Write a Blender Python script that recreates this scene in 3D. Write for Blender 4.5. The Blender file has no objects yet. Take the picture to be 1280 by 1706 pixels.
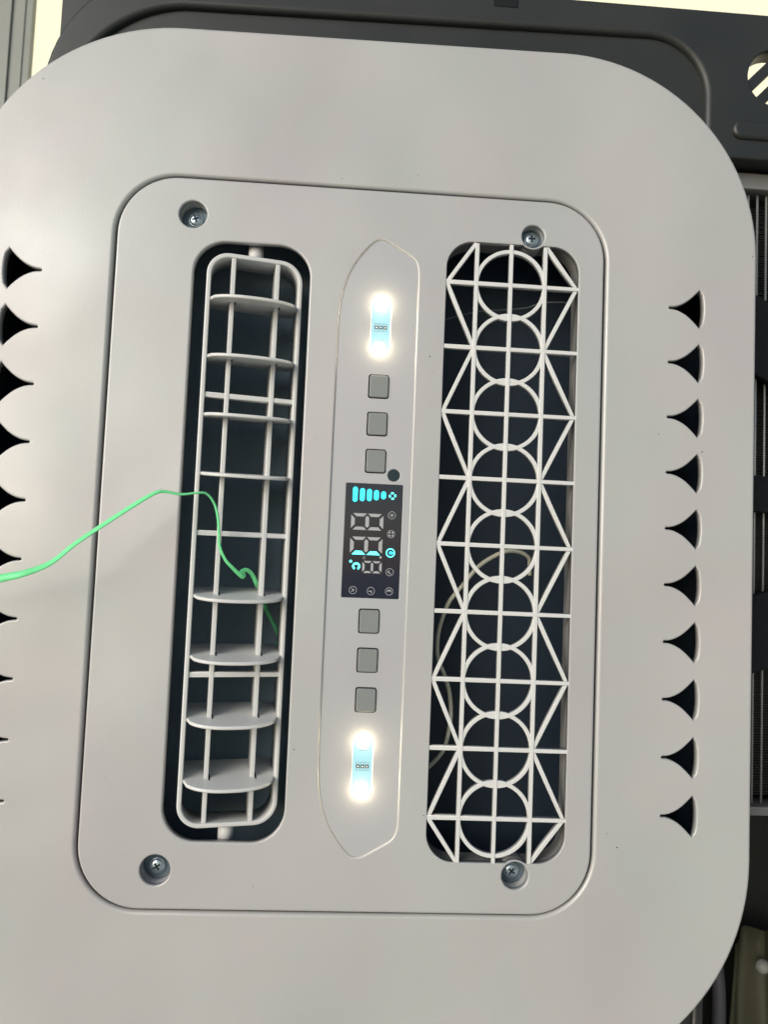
import bpy, bmesh, math, random
from mathutils import Vector, Matrix
from mathutils.geometry import tessellate_polygon
random.seed(4)
sc = bpy.context.scene
S = 0.001                      # everything below is written in millimetres
Z0 = 0.70                      # height of the middle of the panel above the floor

def W(x, y, h=0.0):            # x right, y up, h out of the panel -> world metres
    return Vector((x * S, -h * S, Z0 + y * S))

# ------------------------------------------------------------------ camera
cd = bpy.data.cameras.new("camera")
cam = bpy.data.objects.new("camera", cd)
sc.collection.objects.link(cam)
sc.camera = cam
right = Vector((0.99766924, -0.05461981, 0.04089954))
down = Vector((0.04407248, 0.05820933, -0.99733108))
fwd = Vector((0.0520933, 0.99680908, 0.06048089))
M = Matrix((( right.x, -down.x, -fwd.x), (right.y, -down.y, -fwd.y), (right.z, -down.z, -fwd.z))).to_4x4()
M.translation = W(-94.8, -8.5, 428.96)
cam.matrix_world = M
cd.sensor_fit = 'VERTICAL'
cd.sensor_height = 24.0
cd.lens = 1200 / 1706 * 24.0
cd.clip_start = 0.01
cd.clip_end = 100
cd.dof.use_dof = True
cd.dof.focus_distance = 0.435
cd.dof.aperture_fstop = 7.0

# ------------------------------------------------------------------ light
SUN_EL, SUN_AZ = math.radians(16), math.radians(-138)      # azimuth from +Y towards +X
w = bpy.data.worlds.new("World")
sc.world = w
w.use_nodes = True
nt = w.node_tree
sky = nt.nodes.new('ShaderNodeTexSky')
sky.sky_type = 'NISHITA'
sky.sun_disc = False
sky.sun_elevation = SUN_EL
sky.sun_rotation = SUN_AZ
sky.air_density = 1.0
sky.dust_density = 1.2
sky.ozone_density = 1.0
nt.links.new(sky.outputs[0], nt.nodes['Background'].inputs[0])
nt.nodes['Background'].inputs[1].default_value = 0.06
sd = bpy.data.lights.new("sun", 'SUN')
sd.energy = 1.3
sd.angle = math.radians(40)
sd.color = (1.0, 0.99, 0.96)
sun = bpy.data.objects.new("sun", sd)
sc.collection.objects.link(sun)
tosun = Vector((math.sin(SUN_AZ) * math.cos(SUN_EL), math.cos(SUN_AZ) * math.cos(SUN_EL), math.sin(SUN_EL)))
sun.rotation_euler = (-tosun).to_track_quat('-Z', 'Y').to_euler()
sc.view_settings.view_transform = 'Standard'
sc.view_settings.look = 'None'
sc.view_settings.gamma = 1
sc.view_settings.exposure = 1.05
sc.render.engine = 'CYCLES'

# ------------------------------------------------------------------ materials
def mat(name, col, rough=0.5, metal=0.0, emit=None, es=0.0, spec=0.5, bump=0.0, bscale=400, var=0.0, vscale=20, rvar=0.0, coat=0.0, wave=0.0, hue=0.0):
    m = bpy.data.materials.new(name)
    m.use_nodes = True
    n, l = m.node_tree.nodes, m.node_tree.links
    b = n['Principled BSDF']
    b.inputs['Base Color'].default_value = (*col, 1)
    b.inputs['Roughness'].default_value = rough
    b.inputs['Metallic'].default_value = metal
    b.inputs['Specular IOR Level'].default_value = spec
    b.inputs['Coat Weight'].default_value = coat
    if emit:
        b.inputs['Emission Color'].default_value = (*emit, 1)
        b.inputs['Emission Strength'].default_value = es
    tc = n.new('ShaderNodeTexCoord')
    if var or rvar:
        nz = n.new('ShaderNodeTexNoise')
        nz.inputs['Scale'].default_value = vscale
        nz.inputs['Detail'].default_value = 5
        l.new(tc.outputs['Object'], nz.inputs['Vector'])
        if var:
            mp = n.new('ShaderNodeMapRange')
            mp.inputs['To Min'].default_value = 1 - var
            mp.inputs['To Max'].default_value = 1 + var
            l.new(nz.outputs['Fac'], mp.inputs['Value'])
            mx = n.new('ShaderNodeVectorMath')
            mx.operation = 'SCALE'
            mx.inputs[0].default_value = col
            l.new(mp.outputs[0], mx.inputs['Scale'])
            l.new(mx.outputs[0], b.inputs['Base Color'])
        if rvar:
            mp = n.new('ShaderNodeMapRange')
            mp.inputs['From Min'].default_value = 0.35
            mp.inputs['From Max'].default_value = 0.65
            mp.inputs['To Min'].default_value = rough - rvar
            mp.inputs['To Max'].default_value = rough + rvar
            l.new(nz.outputs['Fac'], mp.inputs['Value'])
            l.new(mp.outputs[0], b.inputs['Roughness'])
    if bump:
        nb = n.new('ShaderNodeTexNoise')
        nb.inputs['Scale'].default_value = bscale
        nb.inputs['Detail'].default_value = 3
        l.new(tc.outputs['Object'], nb.inputs['Vector'])
        bp = n.new('ShaderNodeBump')
        bp.inputs['Strength'].default_value = bump
        bp.inputs['Distance'].default_value = 0.0004
        l.new(nb.outputs['Fac'], bp.inputs['Height'])
        l.new(bp.outputs[0], b.inputs['Normal'])
        if wave:               # slow sink and warp of a big moulding
            nw = n.new('ShaderNodeTexNoise')
            nw.inputs['Scale'].default_value = 7.0
            nw.inputs['Detail'].default_value = 1.5
            nw.inputs['Roughness'].default_value = 0.35
            l.new(tc.outputs['Object'], nw.inputs['Vector'])
            bw = n.new('ShaderNodeBump')
            bw.inputs['Strength'].default_value = 1.0
            bw.inputs['Distance'].default_value = wave
            l.new(nw.outputs['Fac'], bw.inputs['Height'])
            l.new(bw.outputs[0], bp.inputs['Normal'])
    if hue:                    # faint yellowing and handling marks in the plastic
        nh = n.new('ShaderNodeTexNoise')
        nh.inputs['Scale'].default_value = 11
        nh.inputs['Detail'].default_value = 3
        l.new(tc.outputs['Object'], nh.inputs['Vector'])
        mh = n.new('ShaderNodeMix')
        mh.data_type = 'RGBA'
        mh.blend_type = 'MULTIPLY'
        mh.inputs[0].default_value = 1.0
        rh = n.new('ShaderNodeValToRGB')
        rh.color_ramp.elements[0].position = 0.35
        rh.color_ramp.elements[0].color = (1.0 + hue, 1.0 - hue, 1.0 - hue * .6, 1)
        rh.color_ramp.elements[1].position = 0.65
        rh.color_ramp.elements[1].color = (1.0 - hue, 1.0 + hue * .6, 1.0 - hue * .2, 1)
        l.new(nh.outputs['Fac'], rh.inputs[0])
        src = b.inputs['Base Color'].links[0].from_socket
        l.new(src, mh.inputs[6])
        l.new(rh.outputs[0], mh.inputs[7])
        l.new(mh.outputs[2], b.inputs['Base Color'])
    return m

PL = (0.395, 0.397, 0.388)
m_plastic = mat("off_white_plastic", PL, 0.40, spec=1.0, wave=0.009, hue=0.025, bump=0.16, bscale=900, var=0.035, vscale=9, rvar=0.08)
m_plastic2 = mat("off_white_plastic_panel", (0.388, 0.390, 0.387), 0.40, spec=1.0, wave=0.008, hue=0.022, bump=0.14, bscale=900, var=0.03, vscale=12, rvar=0.06)
m_strip = mat("control_strip_plastic", (0.378, 0.383, 0.392), 0.42, spec=1.0, wave=0.004, hue=0.012, bump=0.05, bscale=900, var=0.03, vscale=14)
m_grille = mat("grille_plastic", (0.60, 0.605, 0.59), 0.45, var=0.04, vscale=30)
m_inner = mat("shade_grey_plastic", (0.20, 0.20, 0.195), 0.55, var=0.1, vscale=20)  # shade on the grille opening's walls, put into a darker grey
m_louvre = mat("louvre_plastic", (0.60, 0.605, 0.59), 0.42, var=0.04, vscale=30)
m_black = mat("black_plastic", (0.021, 0.023, 0.021), 0.45, bump=0.25, bscale=1500, var=0.2, vscale=10, rvar=0.08)
m_duct = mat("dark_navy_lining", (0.012, 0.026, 0.044), 0.6, var=0.25, vscale=9)
m_foam = mat("slate_foam", (0.135, 0.19, 0.235), 0.8, var=0.2, vscale=9, bump=0.4, bscale=700)
m_button = mat("grey_rubber", (0.195, 0.21, 0.205), 0.5, var=0.04, vscale=60)
m_glass = mat("display_glass", (0.008, 0.012, 0.027), 0.12, coat=0.3)
m_off = mat("unlit_segment", (0.36, 0.37, 0.38), 0.4)
m_cyan = mat("lit_segment", (0.02, 0.3, 0.35), 0.4, emit=(0.03, 0.78, 1.0), es=0.95)
m_cyan2 = mat("bright_lit_segment", (0.05, 0.5, 0.5), 0.4, emit=(0.12, 0.95, 0.95), es=1.0)
m_lens = mat("sensor_window", (0.008, 0.022, 0.030), 0.25)
m_pcb = mat("glowing_circuit_board", (0.02, 0.045, 0.05), 0.5, emit=(0.50, 0.88, 0.95), es=0.42)  # LED light across the board put in as its own emission
m_led = mat("led", (1, 1, 1), 0.5, emit=(1.0, 0.84, 0.56), es=78)
m_chip = mat("chip_black", (0.010, 0.012, 0.014), 0.8, spec=0.2)
m_pad = mat("solder_pad", (0.75, 0.8, 0.8), 0.3)
m_zinc = mat("zinc_screw", (0.42, 0.50, 0.56), 0.32, metal=0.85, var=0.25, vscale=500, rvar=0.1)
m_washer = mat("dark_steel", (0.12, 0.16, 0.19), 0.4, metal=0.7)
m_speck = mat("dirt", (0.06, 0.05, 0.04), 0.8)
m_string = mat("green_plastic_string", (0.17, 0.76, 0.31), 0.38, var=0.25, vscale=60)
m_cable = mat("cable_sheath", (0.58, 0.57, 0.45), 0.4)
m_metal = mat("galvanised_metal", (0.20, 0.20, 0.19), 0.5, metal=0.4, var=0.3, vscale=30)
m_rod = mat("rod_metal", (0.36, 0.37, 0.35), 0.4, metal=0.5)
m_fin = mat("fin_metal", (0.03, 0.03, 0.027), 0.5, metal=0.3, var=0.5, vscale=90)
m_wall = mat("cream_wall", (0.93, 0.91, 0.68), 0.9, var=0.02, vscale=2)
m_post = mat("grey_post", (0.20, 0.21, 0.18), 0.35, bump=0.3, bscale=60, var=0.35, vscale=14, rvar=0.1)
m_sheet = mat("cloudy_plastic", (0.17, 0.17, 0.11), 0.35, var=0.4, vscale=10)
m_hose = mat("grey_hose", (0.10, 0.095, 0.105), 0.5)
m_floor = mat("concrete", (0.55, 0.54, 0.50), 0.85, var=0.25, vscale=3)

# ------------------------------------------------------------------ helpers
def link(name, bm, m, parent=None, smooth=True, ang=40):
    me = bpy.data.meshes.new(name)
    bm.normal_update()
    bm.to_mesh(me)
    bm.free()
    me.materials.append(m)
    o = bpy.data.objects.new(name, me)
    sc.collection.objects.link(o)
    if parent: o.parent = parent
    return o

def tag(o, label=None, cat=None, group=None, kind=None):
    if label: o['label'] = label
    if cat: o['category'] = cat
    if group: o['group'] = group
    if kind: o['kind'] = kind
    return o

def area(lp):
    return 0.5 * sum(lp[i][0] * lp[(i + 1) % len(lp)][1] - lp[(i + 1) % len(lp)][0] * lp[i][1] for i in range(len(lp)))

def ccw(lp): return lp if area(lp) > 0 else lp[::-1]

def offset(lp, d):             # ccw loop: +d grows it
    n = len(lp); out = []
    for i in range(n):
        a, b, c = lp[i - 1], lp[i], lp[(i + 1) % n]
        e1 = Vector((b[0] - a[0], b[1] - a[1])).normalized()
        e2 = Vector((c[0] - b[0], c[1] - b[1])).normalized()
        n1 = Vector((e1.y, -e1.x)); n2 = Vector((e2.y, -e2.x))
        s = n1 + n2
        k = max(0.5, 1 + n1.dot(n2))
        out.append((b[0] + s.x / k * d, b[1] + s.y / k * d))
    return out

def rrect(cx, cy, w, h, r, n=8):
    pts = []
    for sx, sy, a0 in ((1, 1, 0), (-1, 1, 90), (-1, -1, 180), (1, -1, 270)):
        for i in range(n + 1):
            a = math.radians(a0 + 90 * i / n)
            pts.append((cx + sx * (w / 2 - r) + r * math.cos(a), cy + sy * (h / 2 - r) + r * math.sin(a)))
    return clean(pts)

def clean(pts):
    out = []
    for p in pts:
        if not out or math.hypot(p[0] - out[-1][0], p[1] - out[-1][1]) > 1e-4: out.append(p)
    if math.hypot(out[0][0] - out[-1][0], out[0][1] - out[-1][1]) < 1e-4: out.pop()
    return out

def circ(cx, cy, r, n=32):
    return [(cx + r * math.cos(2 * math.pi * i / n), cy + r * math.sin(2 * math.pi * i / n)) for i in range(n)]

def dense(lp, step):
    out = []
    for i in range(len(lp)):
        a, b = lp[i], lp[(i + 1) % len(lp)]
        k = max(1, int(math.hypot(b[0] - a[0], b[1] - a[1]) / step))
        out += [(a[0] + (b[0] - a[0]) * j / k, a[1] + (b[1] - a[1]) * j / k) for j in range(k)]
    return out

def prism(bm, outer, top, depth, fil=0.0, holes=(), hfil=None, seg=4, f=W, back=False):
    """a flat slab, front face at height top, edges rounded by fil"""
    outer = ccw(outer); holes = [ccw(h) for h in holes]
    if hfil is None: hfil = fil
    if not isinstance(hfil, (list, tuple)): hfil = [hfil] * len(holes)
    face_loops, back_loops = [], []
    for idx, lp in enumerate([outer] + holes):
        sgn = -1 if idx == 0 else 1
        fl = fil if idx == 0 else hfil[idx - 1]
        rings = []
        if fl > 0:
            for k in range(seg + 1):
                a = math.pi / 2 * k / seg
                rings.append((offset(lp, sgn * fl * (1 - math.sin(a))), top - fl * (1 - math.cos(a))))
        else:
            rings.append((lp, top))
        rings.append((lp, top - depth))
        vr = [[bm.verts.new(f(x, y, h)) for x, y in pts] for pts, h in rings]
        n = len(lp)
        for a, b in zip(vr, vr[1:]):
            for i in range(n):
                j = (i + 1) % n
                q = (a[i], b[i], b[j], a[j]) if idx == 0 else (a[j], b[j], b[i], a[i])
                fc = bm.faces.new(q); fc.smooth = (fl > 0)
        face_loops.append((rings[0][0], vr[0]))
        back_loops.append((rings[-1][0], vr[-1]))
    for loops, flip in ((face_loops, False),) + (((back_loops, True),) if back or depth < 30 else ()):
        polys = [[Vector((x, y, 0)) for x, y in l] for l, _ in loops]
        vs = [v for _, l in loops for v in l]
        for t in tessellate_polygon(polys):
            a, b, c = (vs[i] for i in t)
            if len({a, b, c}) < 3: continue
            pa, pb, pc = ([p for l in polys for p in l][i] for i in t)
            cr = (pb - pa).cross(pc - pa).z
            if abs(cr) < 1e-9: continue
            if (cr < 0) != flip: a, c = c, a
            try: bm.faces.new((a, b, c))
            except ValueError: pass
    return bm

def slab(name, outer, top, depth, m, parent, fil=0.0, holes=(), hfil=None, f=W, seg=4):
    return link(name, prism(bmesh.new(), outer, top, depth, fil, holes, hfil, seg, f), m, parent)

def barloop(p, q, w):
    d = Vector((q[0] - p[0], q[1] - p[1])).normalized(); n = Vector((-d.y, d.x)) * w / 2
    return [(p[0] + n.x, p[1] + n.y), (q[0] + n.x, q[1] + n.y), (q[0] - n.x, q[1] - n.y), (p[0] - n.x, p[1] - n.y)]

def box(bm, x0, x1, y0, y1, h0, h1, f=W):
    prism(bm, [(x0, y0), (x1, y0), (x1, y1), (x0, y1)], h1, h1 - h0, 0, back=True, f=f)
    return bm

def catmull(P, n=8):
    P = [Vector(p) for p in P]; out = []
    for i in range(len(P) - 1):
        a = P[max(i - 1, 0)]; b = P[i]; c = P[i + 1]; d = P[min(i + 2, len(P) - 1)]
        for k in range(n):
            t = k / n
            out.append(0.5 * ((2 * b) + (c - a) * t + (2 * a - 5 * b + 4 * c - d) * t * t + (3 * b - a - 3 * c + d) * t ** 3))
    out.append(P[-1]); return out

def tube(bm, path, rad, n=8, flat=1.0, twist=0.0):
    """path in mm (x,y,h); rad number or function of t; flat squashes the section"""
    pts = [W(*p) for p in path]; N = len(pts); rings = []
    up = Vector((0, -1, 0))
    for i, p in enumerate(pts):
        d = (pts[min(i + 1, N - 1)] - pts[max(i - 1, 0)]).normalized()
        sx = d.cross(up)
        if sx.length < 1e-3: sx = Vector((1, 0, 0))
        sx.normalize(); sy = sx.cross(d).normalized()
        t = i / (N - 1); r = (rad(t) if callable(rad) else rad) * S
        tw = twist * t
        ax = sx * math.cos(tw) + sy * math.sin(tw); ay = sy * math.cos(tw) - sx * math.sin(tw)
        rings.append([bm.verts.new(p + ax * r * math.cos(2 * math.pi * k / n) + ay * r * flat * math.sin(2 * math.pi * k / n)) for k in range(n)])
    for a, b in zip(rings, rings[1:]):
        for k in range(n):
            fc = bm.faces.new((a[k], a[(k + 1) % n], b[(k + 1) % n], b[k])); fc.smooth = True
    bm.faces.new(rings[0][::-1]); bm.faces.new(rings[-1])
    return bm

def cyl(bm, cx, cy, r, h0, h1, n=32):
    return prism(bm, circ(cx, cy, r, n), h1, h1 - h0, min(0.4, r * .2), back=True)

def dome(bm, cx, cy, r, h0, hh, n=24, rings=6):
    prev = None
    for k in range(rings):
        a = math.pi / 2 * k / rings
        ring = [bm.verts.new(W(cx + r * math.cos(a) * math.cos(2 * math.pi * i / n), cy + r * math.cos(a) * math.sin(2 * math.pi * i / n), h0 + hh * math.sin(a))) for i in range(n)]
        if prev:
            for i in range(n):
                fc = bm.faces.new((prev[i], prev[(i + 1) % n], ring[(i + 1) % n], ring[i])); fc.smooth = True
        prev = ring
    t = bm.verts.new(W(cx, cy, h0 + hh))
    for i in range(n):
        fc = bm.faces.new((prev[i], prev[(i + 1) % n], t)); fc.smooth = True
    return bm

def empty(name, x, y, h):
    o = bpy.data.objects.new(name, None); sc.collection.objects.link(o)
    o.empty_display_size = 0.02
    o.location = W(x, y, h)
    return o

def adopt(root, children):     # keep the world-space meshes where they are
    for c in children:
        c.parent = root
        c.matrix_parent_inverse = Matrix.Translation(-root.location)

# ================================================================== surroundings
fl = bmesh.new()
for v in ((-30, -30), (30, -30), (30, 30), (-30, 30)): fl.verts.new((v[0], v[1], 0))
fl.verts.ensure_lookup_table(); fl.faces.new(fl.verts)
tag(link('ground', fl, m_floor), kind='structure')

wl = link('wall', box(bmesh.new(), -6000, 6000, -700, 4500, -3100, -3000), m_wall)
tag(wl, 'bright cream wall far behind the black machine', 'wall')

# grey post in front of the wall
post = empty('post', -568, -700, -520)
pb = prism(bmesh.new(), [(-604, -700), (-535, -700), (-535, 1300), (-604, 1300)], -500, 10, 0, back=True)
p1 = link('shaft', pb, m_post)
p2 = link('edge_strip', box(bmesh.new(), -573, -561, -700, 1300, -500, -497), m_post)
p3 = link('edge_strip', box(bmesh.new(), -549, -544, -700, 1300, -500, -498.5), m_post)
adopt(post, [p1, p2, p3])
tag(post, 'grey streaky metal post at the left edge against the cream wall', 'post')

# ================================================================== black machine behind
mach = empty('machine_housing', 0, -700, -65)
tag(mach, 'black plastic machine housing with condenser and vents behind the white panel', 'machine')
kids = []
def arc(cx, cy, r, a0, a1, n=16):
    return [(cx + r * math.cos(math.radians(a0 + (a1 - a0) * i / n)), cy + r * math.sin(math.radians(a0 + (a1 - a0) * i / n))) for i in range(n + 1)]
shell = clean([(430, -690), (430, 397)] + arc(-219, 300, 97, 90, 180) + [(-316, -690)])
inset = clean(arc(109, 332, 42, 0, 90) + arc(-215, 282, 86, 96, 176) + [(-301, -300), (-301, -600), (151, -600)])
vent = circ(203, 349, 21, 40)
fin_open = [(158, -650), (410, -650), (410, 287), (158, 287)]
kids.append(slab('front_shell', shell, -58, 14, m_black, None, 3.0, [inset, vent, fin_open], [4.0, 1.2, 2.0]))
kids.append(slab('recessed_panel', clean(arc(108, 331, 50, 0, 90) + [(-308, 381), (-308, -610), (158, -610)]), -62.5, 4, m_black, None, 0))
rib = clean(arc(96, 322, 44, 0, 90) + [(-200, 366), (-200, 361)] + arc(96, 322, 39, 90, 0) + [(140, 100), (135, 100)][::-1])
kids.append(slab('rib', rrect(192, 307.5, 44, 14, 6.5), -55.0, 8, m_black, None, 3.0))
kids.append(slab('dark_notch', rrect(3, 391, 18, 11, 1.5), -57.5, 8, m_chip, None, 0.8))  # recessed notch drawn as a near-flush slab, its shade put into black
for k in range(-2, 3):
    # slanting slats across the round vent
    c = Vector((187.5, 348)) + Vector((0.72, -0.69)) * (13.2 * k + 1.0)
    d = Vector((0.69, 0.72))
    t = (Vector((203, 349)) - c).dot(d); cc = c + d * t
    dd = abs((cc - Vector((203, 349))).length)
    if dd > 18: continue
    hl = math.sqrt(22.5 ** 2 - dd ** 2)
    kids.append(slab('vent_slat', barloop(cc - d * hl, cc + d * hl, 7.6), -61, 7, m_black, None, 0.8))
# case behind the opening
cb = bmesh.new()
box(cb, -312, 430, 288, 294, -320, -73); box(cb, -312, 430, -696, 288, -326, -320)
box(cb, -312, -306, -690, 287.5, -319.9, -73); box(cb, 424, 430, -690, 287.5, -319.9, -73)
kids.append(link('rear_case', cb, m_black))
# condenser
cond = link('condenser', box(bmesh.new(), 152, 412, -172, 273, -118, -96), m_fin)
kids.append(cond)
fb = bmesh.new(); y = -171
while y < 272:
    j = random.uniform(-.15, .15)
    box(fb, 153, 411, y + j, y + 0.55 + j, -96, -92 + random.uniform(-.6, .2)); y += 1.9
fins = link('fin', fb, m_fin, cond); fins['kind'] = 'stuff'
kids.append(link('top_bracket', prism(bmesh.new(), [(152, 274), (411, 274), (411, 286), (152, 286)], -74, 30, 1.5, back=True), m_metal))
kids.append(link('bottom_bracket', prism(bmesh.new(), [(152, -181), (411, -181), (411, -175), (152, -175)], -76, 30, 1.0, back=True), m_metal))
for k in range(10):
    x = 189.8 + 6.9 * k
    kids.append(link('guard_rod', tube(bmesh.new(), [(x, -174, -82), (x, 50, -82), (x, 273, -82)], 0.8), m_rod))
for (a, b, wd) in (((150, 190), (300, 110), 52), ((150, 50), (300, 42), 26), ((150, -70), (300, -20), 52)):
    kids.append(slab('guard_arm', barloop(a, b, wd), -73, 6, m_chip, None, 1.0))
adopt(mach, kids)

hz = link('hose', tube(bmesh.new(), catmull([(270, -690, -250), (271, -560, -250), (272, -460, -250), (272, -390, -252), (268, -340, -270)]), 6.0, 14), m_hose)
tag(hz, 'dark grey upright hose at the lower right beside the cloudy plastic sheet', 'hose')
sh = bmesh.new(); cols = []
for i in range(60):
    x = 291 + i * 2.1; col = []
    for j in range(14):
        y = -690 + j * 25.2
        ph = 0.02 * (y + 600)
        col.append(sh.verts.new(W(x + 2 * math.sin(j * .5), y + 10 * math.sin(i * .13), -268 + 7 * math.sin(i * 0.42 + ph * .3) + 4 * math.sin(i * 0.17 - ph))))
    cols.append(col)
for a, b in zip(cols, cols[1:]):
    for j in range(13):
        fc = sh.faces.new((a[j], b[j], b[j + 1], a[j + 1])); fc.smooth = True
bmesh.ops.solidify(sh, geom=sh.faces[:], thickness=0.0015)
so = link('plastic_sheet', sh, m_sheet)
tag(so, 'cloudy olive plastic sheet hanging in folds at the lower right corner', 'plastic sheet')
kb = dome(dome(bmesh.new(), 316, -380, 6.5, -254, 7), 331, -374, 6.5, -254, 6)
kn = link('tie_knob', kb, mat("pale_cap", (0.30, 0.31, 0.28), 0.5))
kb = kn
kn.parent = so

# ================================================================== the white panel
pan = empty('air_conditioner_panel', -91, -312, -20)
tag(pan, 'off-white air conditioner panel with lit display, louvre and round-patterned grille', 'air conditioner')
kids = []
XC = -91.0
# --- outer cover
outer = clean(arc(31.5, 188, 124.5, 0, 90, 28) + arc(-205, 180.5, 129, 90, 180, 28)
              + arc(-207, -182, 128, 180, 270, 28) + arc(28, -182, 127.6, 270, 360, 28))
HX, HY = -90.6, 0.0
window = rrect(HX, HY, 300.4, 431.6, 37.2, 16)
stars = []
sp = [(0, .65), (2.5, .8), (5, 1.35), (7.5, 2.35), (10, 3.7), (12.5, 5.5), (15, 7.8), (17, 9.8), (19, 12.2)]
def star(sx, tx, cy):
    up = [(tx + sx * a, cy + b) for a, b in sp]
    arcp = [(tx + sx * (19 + 2.8 * math.cos(math.asin(t))), cy + 12.2 * t) for t in (.75, .5, .25, 0, -.25, -.5, -.75)]
    dn = [(tx + sx * a, cy - b) for a, b in sp][::-1]
    return ccw([(tx - sx * 0.5, cy)] + up + arcp + dn)
for i in range(10):
    cy = 152.6 - 34.34 * i
    stars.append(star(1, 100.4, cy)); stars.append(star(-1, -282.4, cy))
kids.append(slab('outer_cover', outer, 0, 5.0, m_plastic, None, 2.0, [window] + stars, [2.2] + [1.0] * 20, seg=5))
skirt = bmesh.new(); prism(skirt, offset(outer, -0.6), -4.9, 20, 0, [offset(outer, -3.2)], 0, back=True)
kids.append(link('skirt', skirt, m_plastic))
lip = bmesh.new(); prism(lip, offset(window, 2.6), -4.9, 9, 0, [offset(window, 0.05)], 0)
kids.append(link('window_rim', lip, m_plastic))
# --- dark tray behind
tr = bmesh.new()
prism(tr, offset(outer, -6), -9, 50, 0, [offset(outer, -8)], 0, back=True)
prism(tr, offset(outer, -8.2), -57, 2, 0)
kids.append(link('air_duct', tr, m_duct))
kids.append(slab('foam_lining', rrect(-166, 0, 116, 400, 12), -47, 6, m_foam, None, 1.0))
# --- inner panel
inner = rrect(HX, HY, 297.4, 429.2, 36, 16)
slot = rrect(-158, 0, 70, 353, 19.5, 12)
gop = dense(rrect(1.2, 0.4, 82.4, 371.6, 16.5, 12), 1.5)
def dent(lp, cx, cy, r):
    out = []
    for x, y in lp:
        d = math.hypot(x - cx, y - cy)
        if d < r: x, y = cx + (x - cx) / d * r, cy + (y - cy) / d * r
        out.append((x, y))
    return clean(out)
HOLES = [(-195, 192.2, 8.3), (13.1, 192.0, 7.1), (-195, -192.8, 8.6), (13.1, -192.4, 7.9)]
gop = dent(dent(gop, 13.1, 192.0, 8.3), 13.1, -192.4, 9.1)
shole = [circ(x, y, r, 40) for x, y, r in HOLES]
def boat_pts():
    right = [(-57.3, 0), (-57.3, 150), (-57.3, 164)] + [(-57.9, 168.5), (-59.6, 172.2), (-62.6, 174.8), (-70, 178.8), (-76.5, 182.6), (-80, 183.8), (-83.5, 183.2), (-86.5, 180.8)]
    left = [(-92, 174.4), (-97, 166.8), (-100.6, 158.5), (-103, 149), (-104.2, 139), (-104.6, 125), (-104.6, 60), (-104.6, 0)]
    top = right + left
    bot = [(x, -y) for x, y in top[1:-1]][::-1]
    pts = [(p[0], p[1]) for p in top + bot]
    for _ in range(2):         # corner cutting keeps the outline soft
        n = len(pts)
        pts = [q for i in range(n) for q in ((pts[i][0] * .75 + pts[(i + 1) % n][0] * .25, pts[i][1] * .75 + pts[(i + 1) % n][1] * .25),
                                            (pts[i][0] * .25 + pts[(i + 1) % n][0] * .75, pts[i][1] * .25 + pts[(i + 1) % n][1] * .75))]
    return ccw(clean(pts))
boat = boat_pts()
kids.append(slab('inner_panel', inner, 0.5, 3.6, m_plastic2, None, 1.5, [slot, gop, boat] + shole, [1.1, 0.5, 1.1] + [0.9] * 4, seg=5))
sk = bmesh.new(); prism(sk, offset(inner, -0.3), -3.0, 10, 0, [offset(inner, -2.4)], 0)
kids.append(link('panel_rim', sk, m_plastic2))

# --- screws in counterbores
for i, ((x, y, r), (sx, sy)) in enumerate(zip(HOLES, ((-195, 192.4), (13.3, 192.6), (-195.6, -193.4), (12.7, -192.4)))):
    wb = bmesh.new(); prism(wb, circ(x, y, r + 1.2, 40), -3.05, 8, 0, [circ(x, y, r - 0.02, 40)], 0)
    kids.append(link('screw_boss', wb, m_plastic2))
    dep = -5.6 if i == 1 else -7.4
    s0 = link('screw', bmesh.new(), m_zinc)
    b = bmesh.new(); prism(b, circ(sx, sy, 4.6, 32), dep, 2.0, .5)
    dome(b, sx, sy, 4.0, dep, 1.5, 28, 7)
    b.to_mesh(s0.data); b.free()
    ws = link('washer', prism(bmesh.new(), circ(x, y, r - 0.1, 36), dep - 1.2, 1.2, 0.3), m_washer); 
    a0 = (0.35, 0.05, 0.6, 0.9)[i]
    cr = bmesh.new()
    for q in range(2):
        a = a0 + q * math.pi / 2
        d = Vector((math.cos(a), math.sin(a))) * 2.1
        prism(cr, barloop((sx - d.x, sy - d.y), (sx + d.x, sy + d.y), 0.95), dep + 1.62 + q * .01, 1.2, 0)
    cs = link('cross_slot', cr, m_chip)
    ws.parent = s0; cs.parent = s0
    kids.append(s0)

# --- control strip
def btn(y): return rrect(-78.6, y, 12.4, 14.5, 1.4, 5)
BY = [93.2, 70.35, 47.85, -47.6, -70.5, -93.6]
disp = rrect(-78.55, 0.05, 34.3, 68.2, 0.7, 3)
LY = [130.7, -131.7]
def stad(cx, cy, w, h, n=14): return rrect(cx, cy, w, h, w / 2 - .001, n)
sh_holes = [btn(y) for y in BY] + [disp, circ(-67.3, 39.8, 3.7, 32)] + [stad(-79.0, y, 11.6, 35.4) for y in LY]
kids.append(slab('control_strip', offset(boat, -0.05), -0.55, 2.5, m_strip, None, 0, sh_holes, [0.35] * 6 + [0.3, 0.5, 0.6, 0.6], seg=4))
TILT = [0.0, 0.0, 0.0, 0.0, 0.0, 0.0]
for y in BY:
    kids.append(slab('button', rrect(-78.5, y, 11.4, 13.4, 1.2, 5), 0.55, 3.5, m_button, None, 0.55))
    kids.append(slab('button_well', rrect(-78.6, y, 13.2, 15.3, 1.4, 5), -2.7, 1.0, m_chip, None, 0))
kids.append(slab('infrared_sensor', circ(-67.3, 39.8, 3.9, 32), -0.9, 2, m_lens, None, 0.0))

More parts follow.
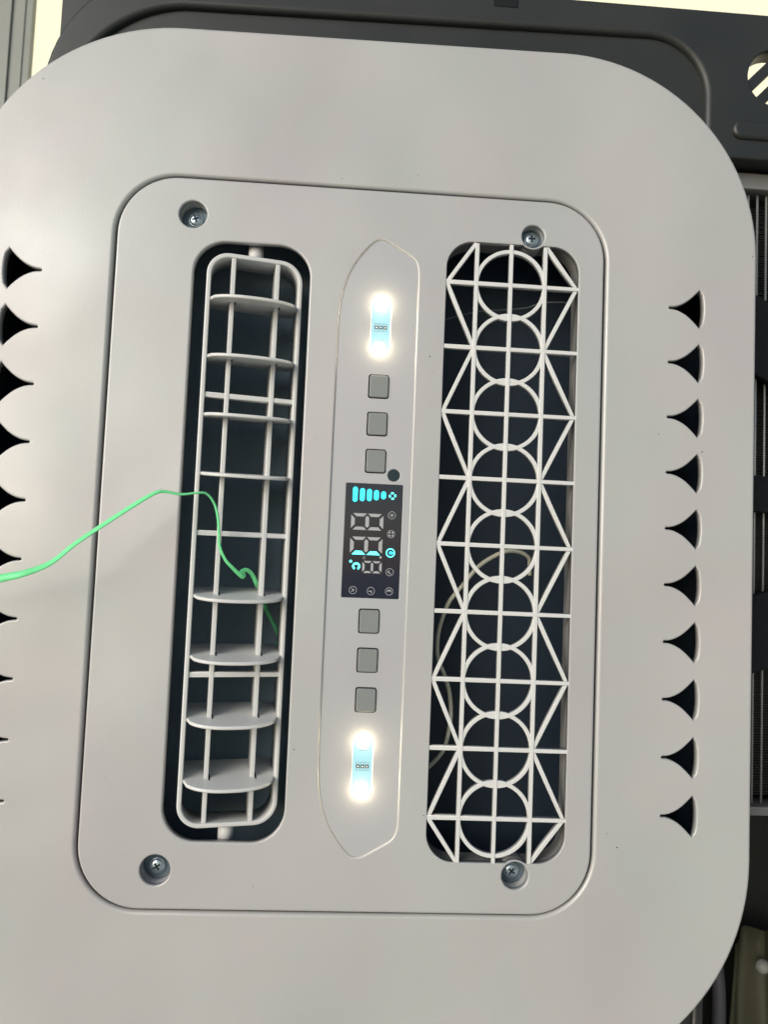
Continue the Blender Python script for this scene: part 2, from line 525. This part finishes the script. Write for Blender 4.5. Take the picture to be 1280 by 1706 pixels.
# --- display
dp = link('display', prism(bmesh.new(), rrect(-78.55, 0.05, 34.1, 68.0, 0.6, 3), -0.7, 2, 0.1), m_glass)
kids.append(dp)
DH = -0.62
def seg(name, lp, m): return slab(name, lp, DH, 0.12, m, dp)
def segbar(x0, x1, y0, y1, m, name, kind):
    """x0..x1,y0..y1 box turned into a seven-segment piece"""
    t = 1.0 if (x1 - x0) > 8 or (y1 - y0) > 6 else .75
    w_, h_ = x1 - x0, y1 - y0
    if kind == 'top': lp = [(x0, y1), (x1, y1), (x1 - h_, y0), (x0 + h_, y0)]
    elif kind == 'bottom': lp = [(x0, y0), (x1, y0), (x1 - h_, y1), (x0 + h_, y1)]
    elif kind == 'left': lp = [(x0, y0), (x0, y1), (x1, y1 - w_), (x1, y0 + w_)]
    elif kind == 'right': lp = [(x1, y0), (x1, y1), (x0, y1 - w_), (x0, y0 + w_)]
    else:
        xm = (x0 + x1) / 2; lp = [(xm, y0), (x1, y0 + w_ / 2), (x1, y1 - w_ / 2), (xm, y1), (x0, y1 - w_ / 2), (x0, y0 + w_ / 2)]
    seg(name, ccw(lp), m)
def digit(x0, x1, y0, y1, t, lit=()):
    g = 0.3; xm = (x0 + x1) / 2
    A = {'left': (x0, x0 + t, y0 + t * .45, y1 - t * .45), 'right': (x1 - t, x1, y0 + t * .45, y1 - t * .45), 'mid': (xm - t / 2, xm + t / 2, y0 + t * .6, y1 - t * .6)}
    for k, (a, b, c, d) in A.items():
        segbar(a, b, c, d, m_off, 'segment', k)
    for q, (a, b) in enumerate(((x0 + t * .5, xm - g), (xm + g, x1 - t * .5))):
        for k, (c, d) in (('top', (y1 - t * .85, y1)), ('bottom', (y0, y0 + t * .85))):
            li = (q, k) in lit
            if li: d += 0.35
            segbar(a, b, c, d, m_cyan2 if li else m_off, 'segment', k)
digit(-91.8, -72.5, 6.3, 16.2, 2.2)
digit(-91.8, -72.6, -8.4, 2.2, 2.2, lit=((0, 'bottom'), (1, 'bottom')))
digit(-84.0, -72.4, -19.2, -12.0, 1.45)
for cx, a, b in ((-90.0, 23.0, 32.0), (-85.7, 23.5, 31.3), (-81.5, 23.7, 31.0), (-77.3, 24.4, 30.5), (-73.0, 25.2, 29.9)):
    seg('speed_bar', stad(cx, (a + b) / 2, 2.9, b - a, 8), m_cyan)
def fan(cx, cy, r, m, name='fan_icon', rot=0.0):
    b = bmesh.new()
    for k in range(4):
        a = rot + k * math.pi / 2; c = (cx + r * .68 * math.cos(a), cy + r * .68 * math.sin(a))
        lp = [(c[0] + r * .34 * math.cos(t) * math.cos(a) * .8 - r * .38 * math.sin(t) * math.sin(a), c[1] + r * .34 * math.cos(t) * math.sin(a) * .8 + r * .38 * math.sin(t) * math.cos(a)) for t in [2 * math.pi * i / 12 for i in range(12)]]
        prism(b, lp, DH, .12, 0)
    return link(name, b, m, dp)
fan(-67.6, 27.4, 2.4, m_cyan2, rot=.1)
def ring(cx, cy, r, t, m, extra=None, name='icon'):
    b = bmesh.new()
    prism(b, circ(cx, cy, r, 28), DH, .12, 0, [circ(cx, cy, r - t, 28)], 0)
    if extra:
        for lp in extra: prism(b, lp, DH + .01, .13, 0)
    return link(name, b, m, dp)
def star6(cx, cy, r): return [barloop((cx - r * math.cos(a), cy - r * math.sin(a)), (cx + r * math.cos(a), cy + r * math.sin(a)), .28) for a in (0, math.pi / 3, 2 * math.pi / 3)]
def sl(cx, cy, pts, w=.4): return [barloop((cx + a, cy + b), (cx + c, cy + d), w) for a, b, c, d in pts]
i1 = ring(-67.5, 15.8, 2.35, .28, m_off)
b = bmesh.new()
for k, lp in enumerate(star6(-67.5, 15.8, 1.3)): prism(b, lp, DH + .01 + .006 * k, .13, 0)
link('icon', b, m_off, dp)
ring(-67.55, 4.5, 2.35, .28, m_off); fan(-67.55, 4.5, 1.8, m_off, 'icon', rot=math.pi / 4)
ring(-67.5, -6.7, 2.75, .7, m_cyan2)
dl = [(-67.0 + 1.15 * (math.cos(t)) * (1.25 if math.cos(t) > .6 else 1), -6.7 + .95 * math.sin(t) * (1 - .45 * max(0, math.cos(t)))) for t in [2 * math.pi * i / 20 for i in range(20)]]
seg('icon', ccw([(x - .2, y) for x, y in dl]), m_cyan)
ring(-67.5, -18.2, 2.35, .28, m_off, sl(-67.5, -18.2, [(-1.2, .2, -.1, .9), (-.2, -.9, .9, -.9)], .5) + [circ(-68.2, -18.3, .55, 10)])
ring(-89.0, -29.6, 2.35, .28, m_off, sl(-89.0, -29.6, [(-.9, .9, .85, .02)], .42) + sl(-89.0, -29.6, [(-.9, -.9, .85, -.04)], .42)[:1])
ring(-78.3, -29.8, 2.35, .28, m_off, sl(-78.3, -29.8, [(-1.3, -.1, .35, -.1), (.45, -1.2, .45, .25)], .5))
mo = [(-67.4 + 1.3 * math.cos(t), -29.8 + 1.3 * math.sin(t)) for t in [math.radians(-30 + 200 * i / 12) for i in range(13)]]
mi = [(-67.4 + .25 - .1 + 1.0 * math.cos(t), -30.3 + .9 * math.sin(t)) for t in [math.radians(165 - 190 * i / 12) for i in range(13)]]
ring(-67.4, -29.6, 2.35, .28, m_off, [ccw(mo + mi)])
# degree sign and C, lit
seg('degree_mark', circ(-91.0, -12.6, .85, 14), m_cyan2)
a = [(-87.6 + 2.4 * math.cos(t), -15.4 + 2.3 * math.sin(t)) for t in [math.radians(-62 + 304 * i / 20) for i in range(21)]]
c = [(-87.6 + 1.2 * math.cos(t), -15.4 + 1.1 * math.sin(t)) for t in [math.radians(242 - 304 * i / 20) for i in range(21)]]
seg('unit_letter', ccw(a + c), m_cyan2)
ring(-83.1, -10.2, .8, .22, m_off); seg('dot', circ(-73.3, -9.6, .75, 14), m_off)

# --- two lamps
for k, y in enumerate(LY):
    lp_ = link('lamp', prism(bmesh.new(), stad(-79.0, y, 12.7, 36.5), -1.6, 1.2, 0), m_pcb)
    kids.append(lp_)
    for s in (1, -1):
        link('led', dome(bmesh.new(), -79.0 + .15 * s, y + 13.2 * s, 2.3, -1.6, 4.3, 20, 6), m_led, lp_)
        slab('solder_line', barloop((-81.4, y + 8.7 * s), (-76.8, y + 8.6 * s), .35), -1.5, .15, m_washer, lp_)
    for j in (-1, 0, 1):
        cx = -78.9 + 2.65 * j; cy = y - .9 + (1 if k else 0) * .4
        link('resistor_frame', prism(bmesh.new(), rrect(cx, cy, 2.3, 4.8, .3, 2), -1.48, .12, 0, [rrect(cx, cy, 2.0, 4.5, .25, 2)]), m_washer, lp_)
        link('resistor', prism(bmesh.new(), rrect(cx, cy, 1.8, 2.0, .2, 2), -1.2, .4, 0.1), m_chip, lp_)
        link('resistor_mark', prism(bmesh.new(), rrect(cx, cy, .75, .95, .2, 3), -1.17, .1, 0), m_pad, lp_)

# --- grille
gx = 0.0
gsk = bmesh.new()
prism(gsk, offset(gop, 1.8), -3.05, 13, 0, [offset(gop, 0.6)], 0)
gr = link('grille', gsk, m_inner); kids.append(gr)
WB = 2.3
def gbar(p, q, top, w=WB): slab('bar', barloop(p, q, w), top, 3.8, m_grille, gr, 0.45, seg=3)
for x, yt in ((-21.3, 185.6), (0, 186), (21.3, 185.6)): gbar((x, -yt), (x, yt), 0.30, 2.45 if x else 2.35)
for i in range(9):
    y = 160.4 - 40.1 * i
    gbar((-40.6, y + .25), (43.0, y - .1), 0.12, 2.5)
    slab('ring', circ(0, y, 22.45, 56), -0.05 - .1 * (i % 2), 3.6, m_grille, gr, 0.45, [circ(0, y, 20.0, 56)], 0.45, seg=3)
for sx in (-1, 1):
    ex = 41.3 if sx > 0 else -39.4
    P = [(sx * 22.0, 186.0)] + [((ex if i % 2 == 0 else sx * 21.6), 160.4 - 40.1 * i) for i in range(9)] + [(sx * 22.0, -185.4)]
    for k, (p, q) in enumerate(zip(P, P[1:])): gbar(p, q, -0.25 - .06 * (k % 2) - (.11 if sx > 0 else 0), 2.4)

# --- louvre
LR = math.radians(12)
LCX = -155.8
def L(x, y, h):                # louvre space: turned about its upright axis
    c, s_ = math.cos(LR), math.sin(LR)
    return W(LCX + x * c + h * s_, y, -1.0 + h * c - x * s_)
lo = rrect(0, 0.2, 57.5, 337.5, 13.5, 12)
lv = slab('louvre', lo, 0, 19, m_louvre, None, 0.9, [offset(lo, -2.7)], 0.7, f=L); kids.append(lv)
for x in (-13.2, 13.2):
    slab('bar', barloop((x, -166), (x, 166.5), 2.7), -0.6, 19, m_louvre, lv, 0.6, f=L)
for y in (82.5, 0.6, -81.6):
    slab('crossbar', barloop((-26.6, y), (26.6, y), 3.0), -1.0, 5, m_louvre, lv, 0.6, f=L)
PT = math.tan(math.radians(7))
def slat(yc):
    """D-shaped blade: bowed front edge, straight back, pitched 7 degrees down at the front"""
    th = 1.0; prof = []
    n = 24
    for i in range(n + 1):
        u = -1 + 2 * i / n
        prof.append((u * 26.3, -1.5 + 16.5 * math.sqrt(max(0, 1 - abs(u) ** 2.4)) ))
    prof += [(26.3, -27), (-26.3, -27)]
    b = bmesh.new()
    def P(x, h, s): return L(x, yc - h * PT + s, h)
    rings = []
    ins = []
    m_ = len(prof)
    cxp = [(x * .985, h - (.45 if h > -20 else 0)) for x, h in prof]
    for pr, s in ((cxp, -th), (prof, -th * .55), (prof, th * .55), (cxp, th)):
        rings.append([b.verts.new(P(x, h, s)) for x, h in pr])
    for r0, r1 in zip(rings, rings[1:]):
        for i in range(m_):
            j = (i + 1) % m_
            fc = b.faces.new((r0[i], r0[j], r1[j], r1[i])); fc.smooth = True
    b.faces.new(rings[0][::-1]); b.faces.new(rings[-1])
    bmesh.ops.recalc_face_normals(b, faces=b.faces[:])
    o = link('louvre_slat', b, m_louvre, lv)
    for bx in (-13.2, 13.2):   # moulding slit beside each upright bar
        s = th - .05 if yc < 0 else -th - .1
        b = prism(bmesh.new(), [(bx + 1.4, -7), (bx + 2.2, -7), (bx + 2.2, 1.8), (bx + 1.4, 1.8)], s + .15, .15, 0,
                  f=lambda x, h, t: L(x, yc - h * PT + t, h), back=True)
        link('slit', b, m_chip, lv)
    return o
for y in (140, 105.2, 70.3, 35.3, -36.2, -71.2, -107.0, -141.8): slat(y)
for s in (1, -1):
    b = bmesh.new(); rr = []
    for yy in (168 * s, 178.5 * s):
        rr.append([b.verts.new(W(-157.6 + 4.6 * math.cos(t), yy, -10 + 4.6 * math.sin(t))) for t in [2 * math.pi * i / 20 for i in range(20)]])
    for i in range(20):
        fc = b.faces.new((rr[0][i], rr[0][(i + 1) % 20], rr[1][(i + 1) % 20], rr[1][i])); fc.smooth = True
    b.faces.new(rr[0]); b.faces.new(rr[1][::-1]); bmesh.ops.recalc_face_normals(b, faces=b.faces[:])
    link('pivot_pin', b, m_louvre, lv)
dust = [(random.uniform(-300, 130), random.uniform(-260, 290), random.uniform(.12, .24)) for _ in range(26)]
dust = [d for d in dust if not ((-195 < d[0] < -121 or -42 < d[0] < 44 or -106 < d[0] < -56 or d[0] > 97 or d[0] < -280) and abs(d[1]) < 205) and not (abs(abs(d[1]) - 215) < 6) and not (53 < d[0] < 64 or -246 < d[0] < -234)]
for x, y, r in ((-48.5, 113.2, .5), (-46.4, 103.7, .3), (-119.2, -123.0, .45), (-41.9, -158.9, .45), (122.3, 63.2, .5), (153.0, 188.2, .4), (-288.8, 270.0, .45),
             (-106.5, 220.8, .4), (68.1, -167.3, .35), (94.6, 72.6, .35), (-186, -60, .35), (74, -175, .6), (-139, -201, .3), (-60, 226, .3)) + tuple(dust):
    top = .52 if (-236 < x < 56 and abs(y) < 212) else .02
    lp = [(x + r * random.uniform(.5, 1.1) * math.cos(t), y + r * random.uniform(.6, 1.3) * math.sin(t)) for t in [2 * math.pi * i / 9 for i in range(9)]]
    kids.append(slab('dirt_speck', lp, top + .03, .06, m_speck, None))
adopt(pan, kids)

# ================================================================== loose things
P = [(-330, -44, 62), (-300, -36, 50), (-272, -28.4, 46), (-260.1, -25.2, 45), (-248.3, -19.4, 42), (-237.4, -8.5, 38), (-222.4, 4.0, 34), (-207.2, 16.0, 30),
     (-199.9, 21.1, 27), (-195.7, 22.0, 25), (-187.4, 21.0, 23), (-179.2, 22.4, 20), (-174.5, 22.4, 17), (-170.5, 17.5, 14), (-168.4, 10.0, 12), (-167.6, 1.5, 10),
     (-167.4, -6.9, 6), (-164.5, -14.5, 2), (-160.5, -19.2, -1), (-155.6, -24.2, -6), (-155.0, -23.4, -8), (-156.1, -21.6, -10), (-153.6, -20.6, -12), (-150.5, -23.3, -15), (-147.8, -29.0, -18),
     (-145, -37, -30), (-142.6, -45, -30), (-138.4, -51.9, -28), (-134.6, -59.1, -28), (-133.6, -63.9, -30), (-136.6, -68.4, -32)]
def srad(t): return 2.05 - 0.85 * t + .3 * math.sin(31 * t) * (1 - t) if t < .8 else 1.5 - 2.0 * (t - .8)
st = link('string', tube(bmesh.new(), catmull(P, 6), srad, 10, 0.42, twist=4.0), m_string)
tag(st, 'thin green plastic string blowing out of the louvre to the left', 'string')
P = [(26, -17, -46), (25.3, -12.0, -44), (23.6, -6.3, -40), (17.2, -2.9, -36), (7.5, -2.5, -32), (-2.2, -6.6, -30), (-11.6, -13.5, -29), (-20.9, -25.4, -29), (-28.3, -35.2, -30), (-32.5, -46.8, -31),
     (-34.4, -58.2, -33), (-33.5, -71.4, -35), (-29.3, -80.7, -36), (-25.5, -91.8, -36), (-23.8, -106.8, -37), (-25.6, -121.7, -38), (-28.7, -131.1, -40), (-36, -141, -44)]
c1 = link('cable', tube(bmesh.new(), catmull([(x, y, h + 11) for x, y, h in P], 6), 1.35, 8), m_cable)
tag(c1, 'pale cable looping in the dark behind the lower half of the round-patterned grille', 'cable')
P = [(-52, 143, -44), (-36.9, 149.7, -42), (-23.2, 154.5, -42), (-9.5, 158.1, -42), (6.4, 159.9, -42), (20.4, 161.5, -40), (30, 164, -36), (48.2, 164.1, -34), (60, 160, -36)]
c2 = link('cable', tube(bmesh.new(), catmull(P, 6), .55, 8), mat("thin_cable", (0.10, 0.12, 0.13), 0.5))
tag(c2, 'thin dark cable curving behind the top of the round-patterned grille', 'cable')
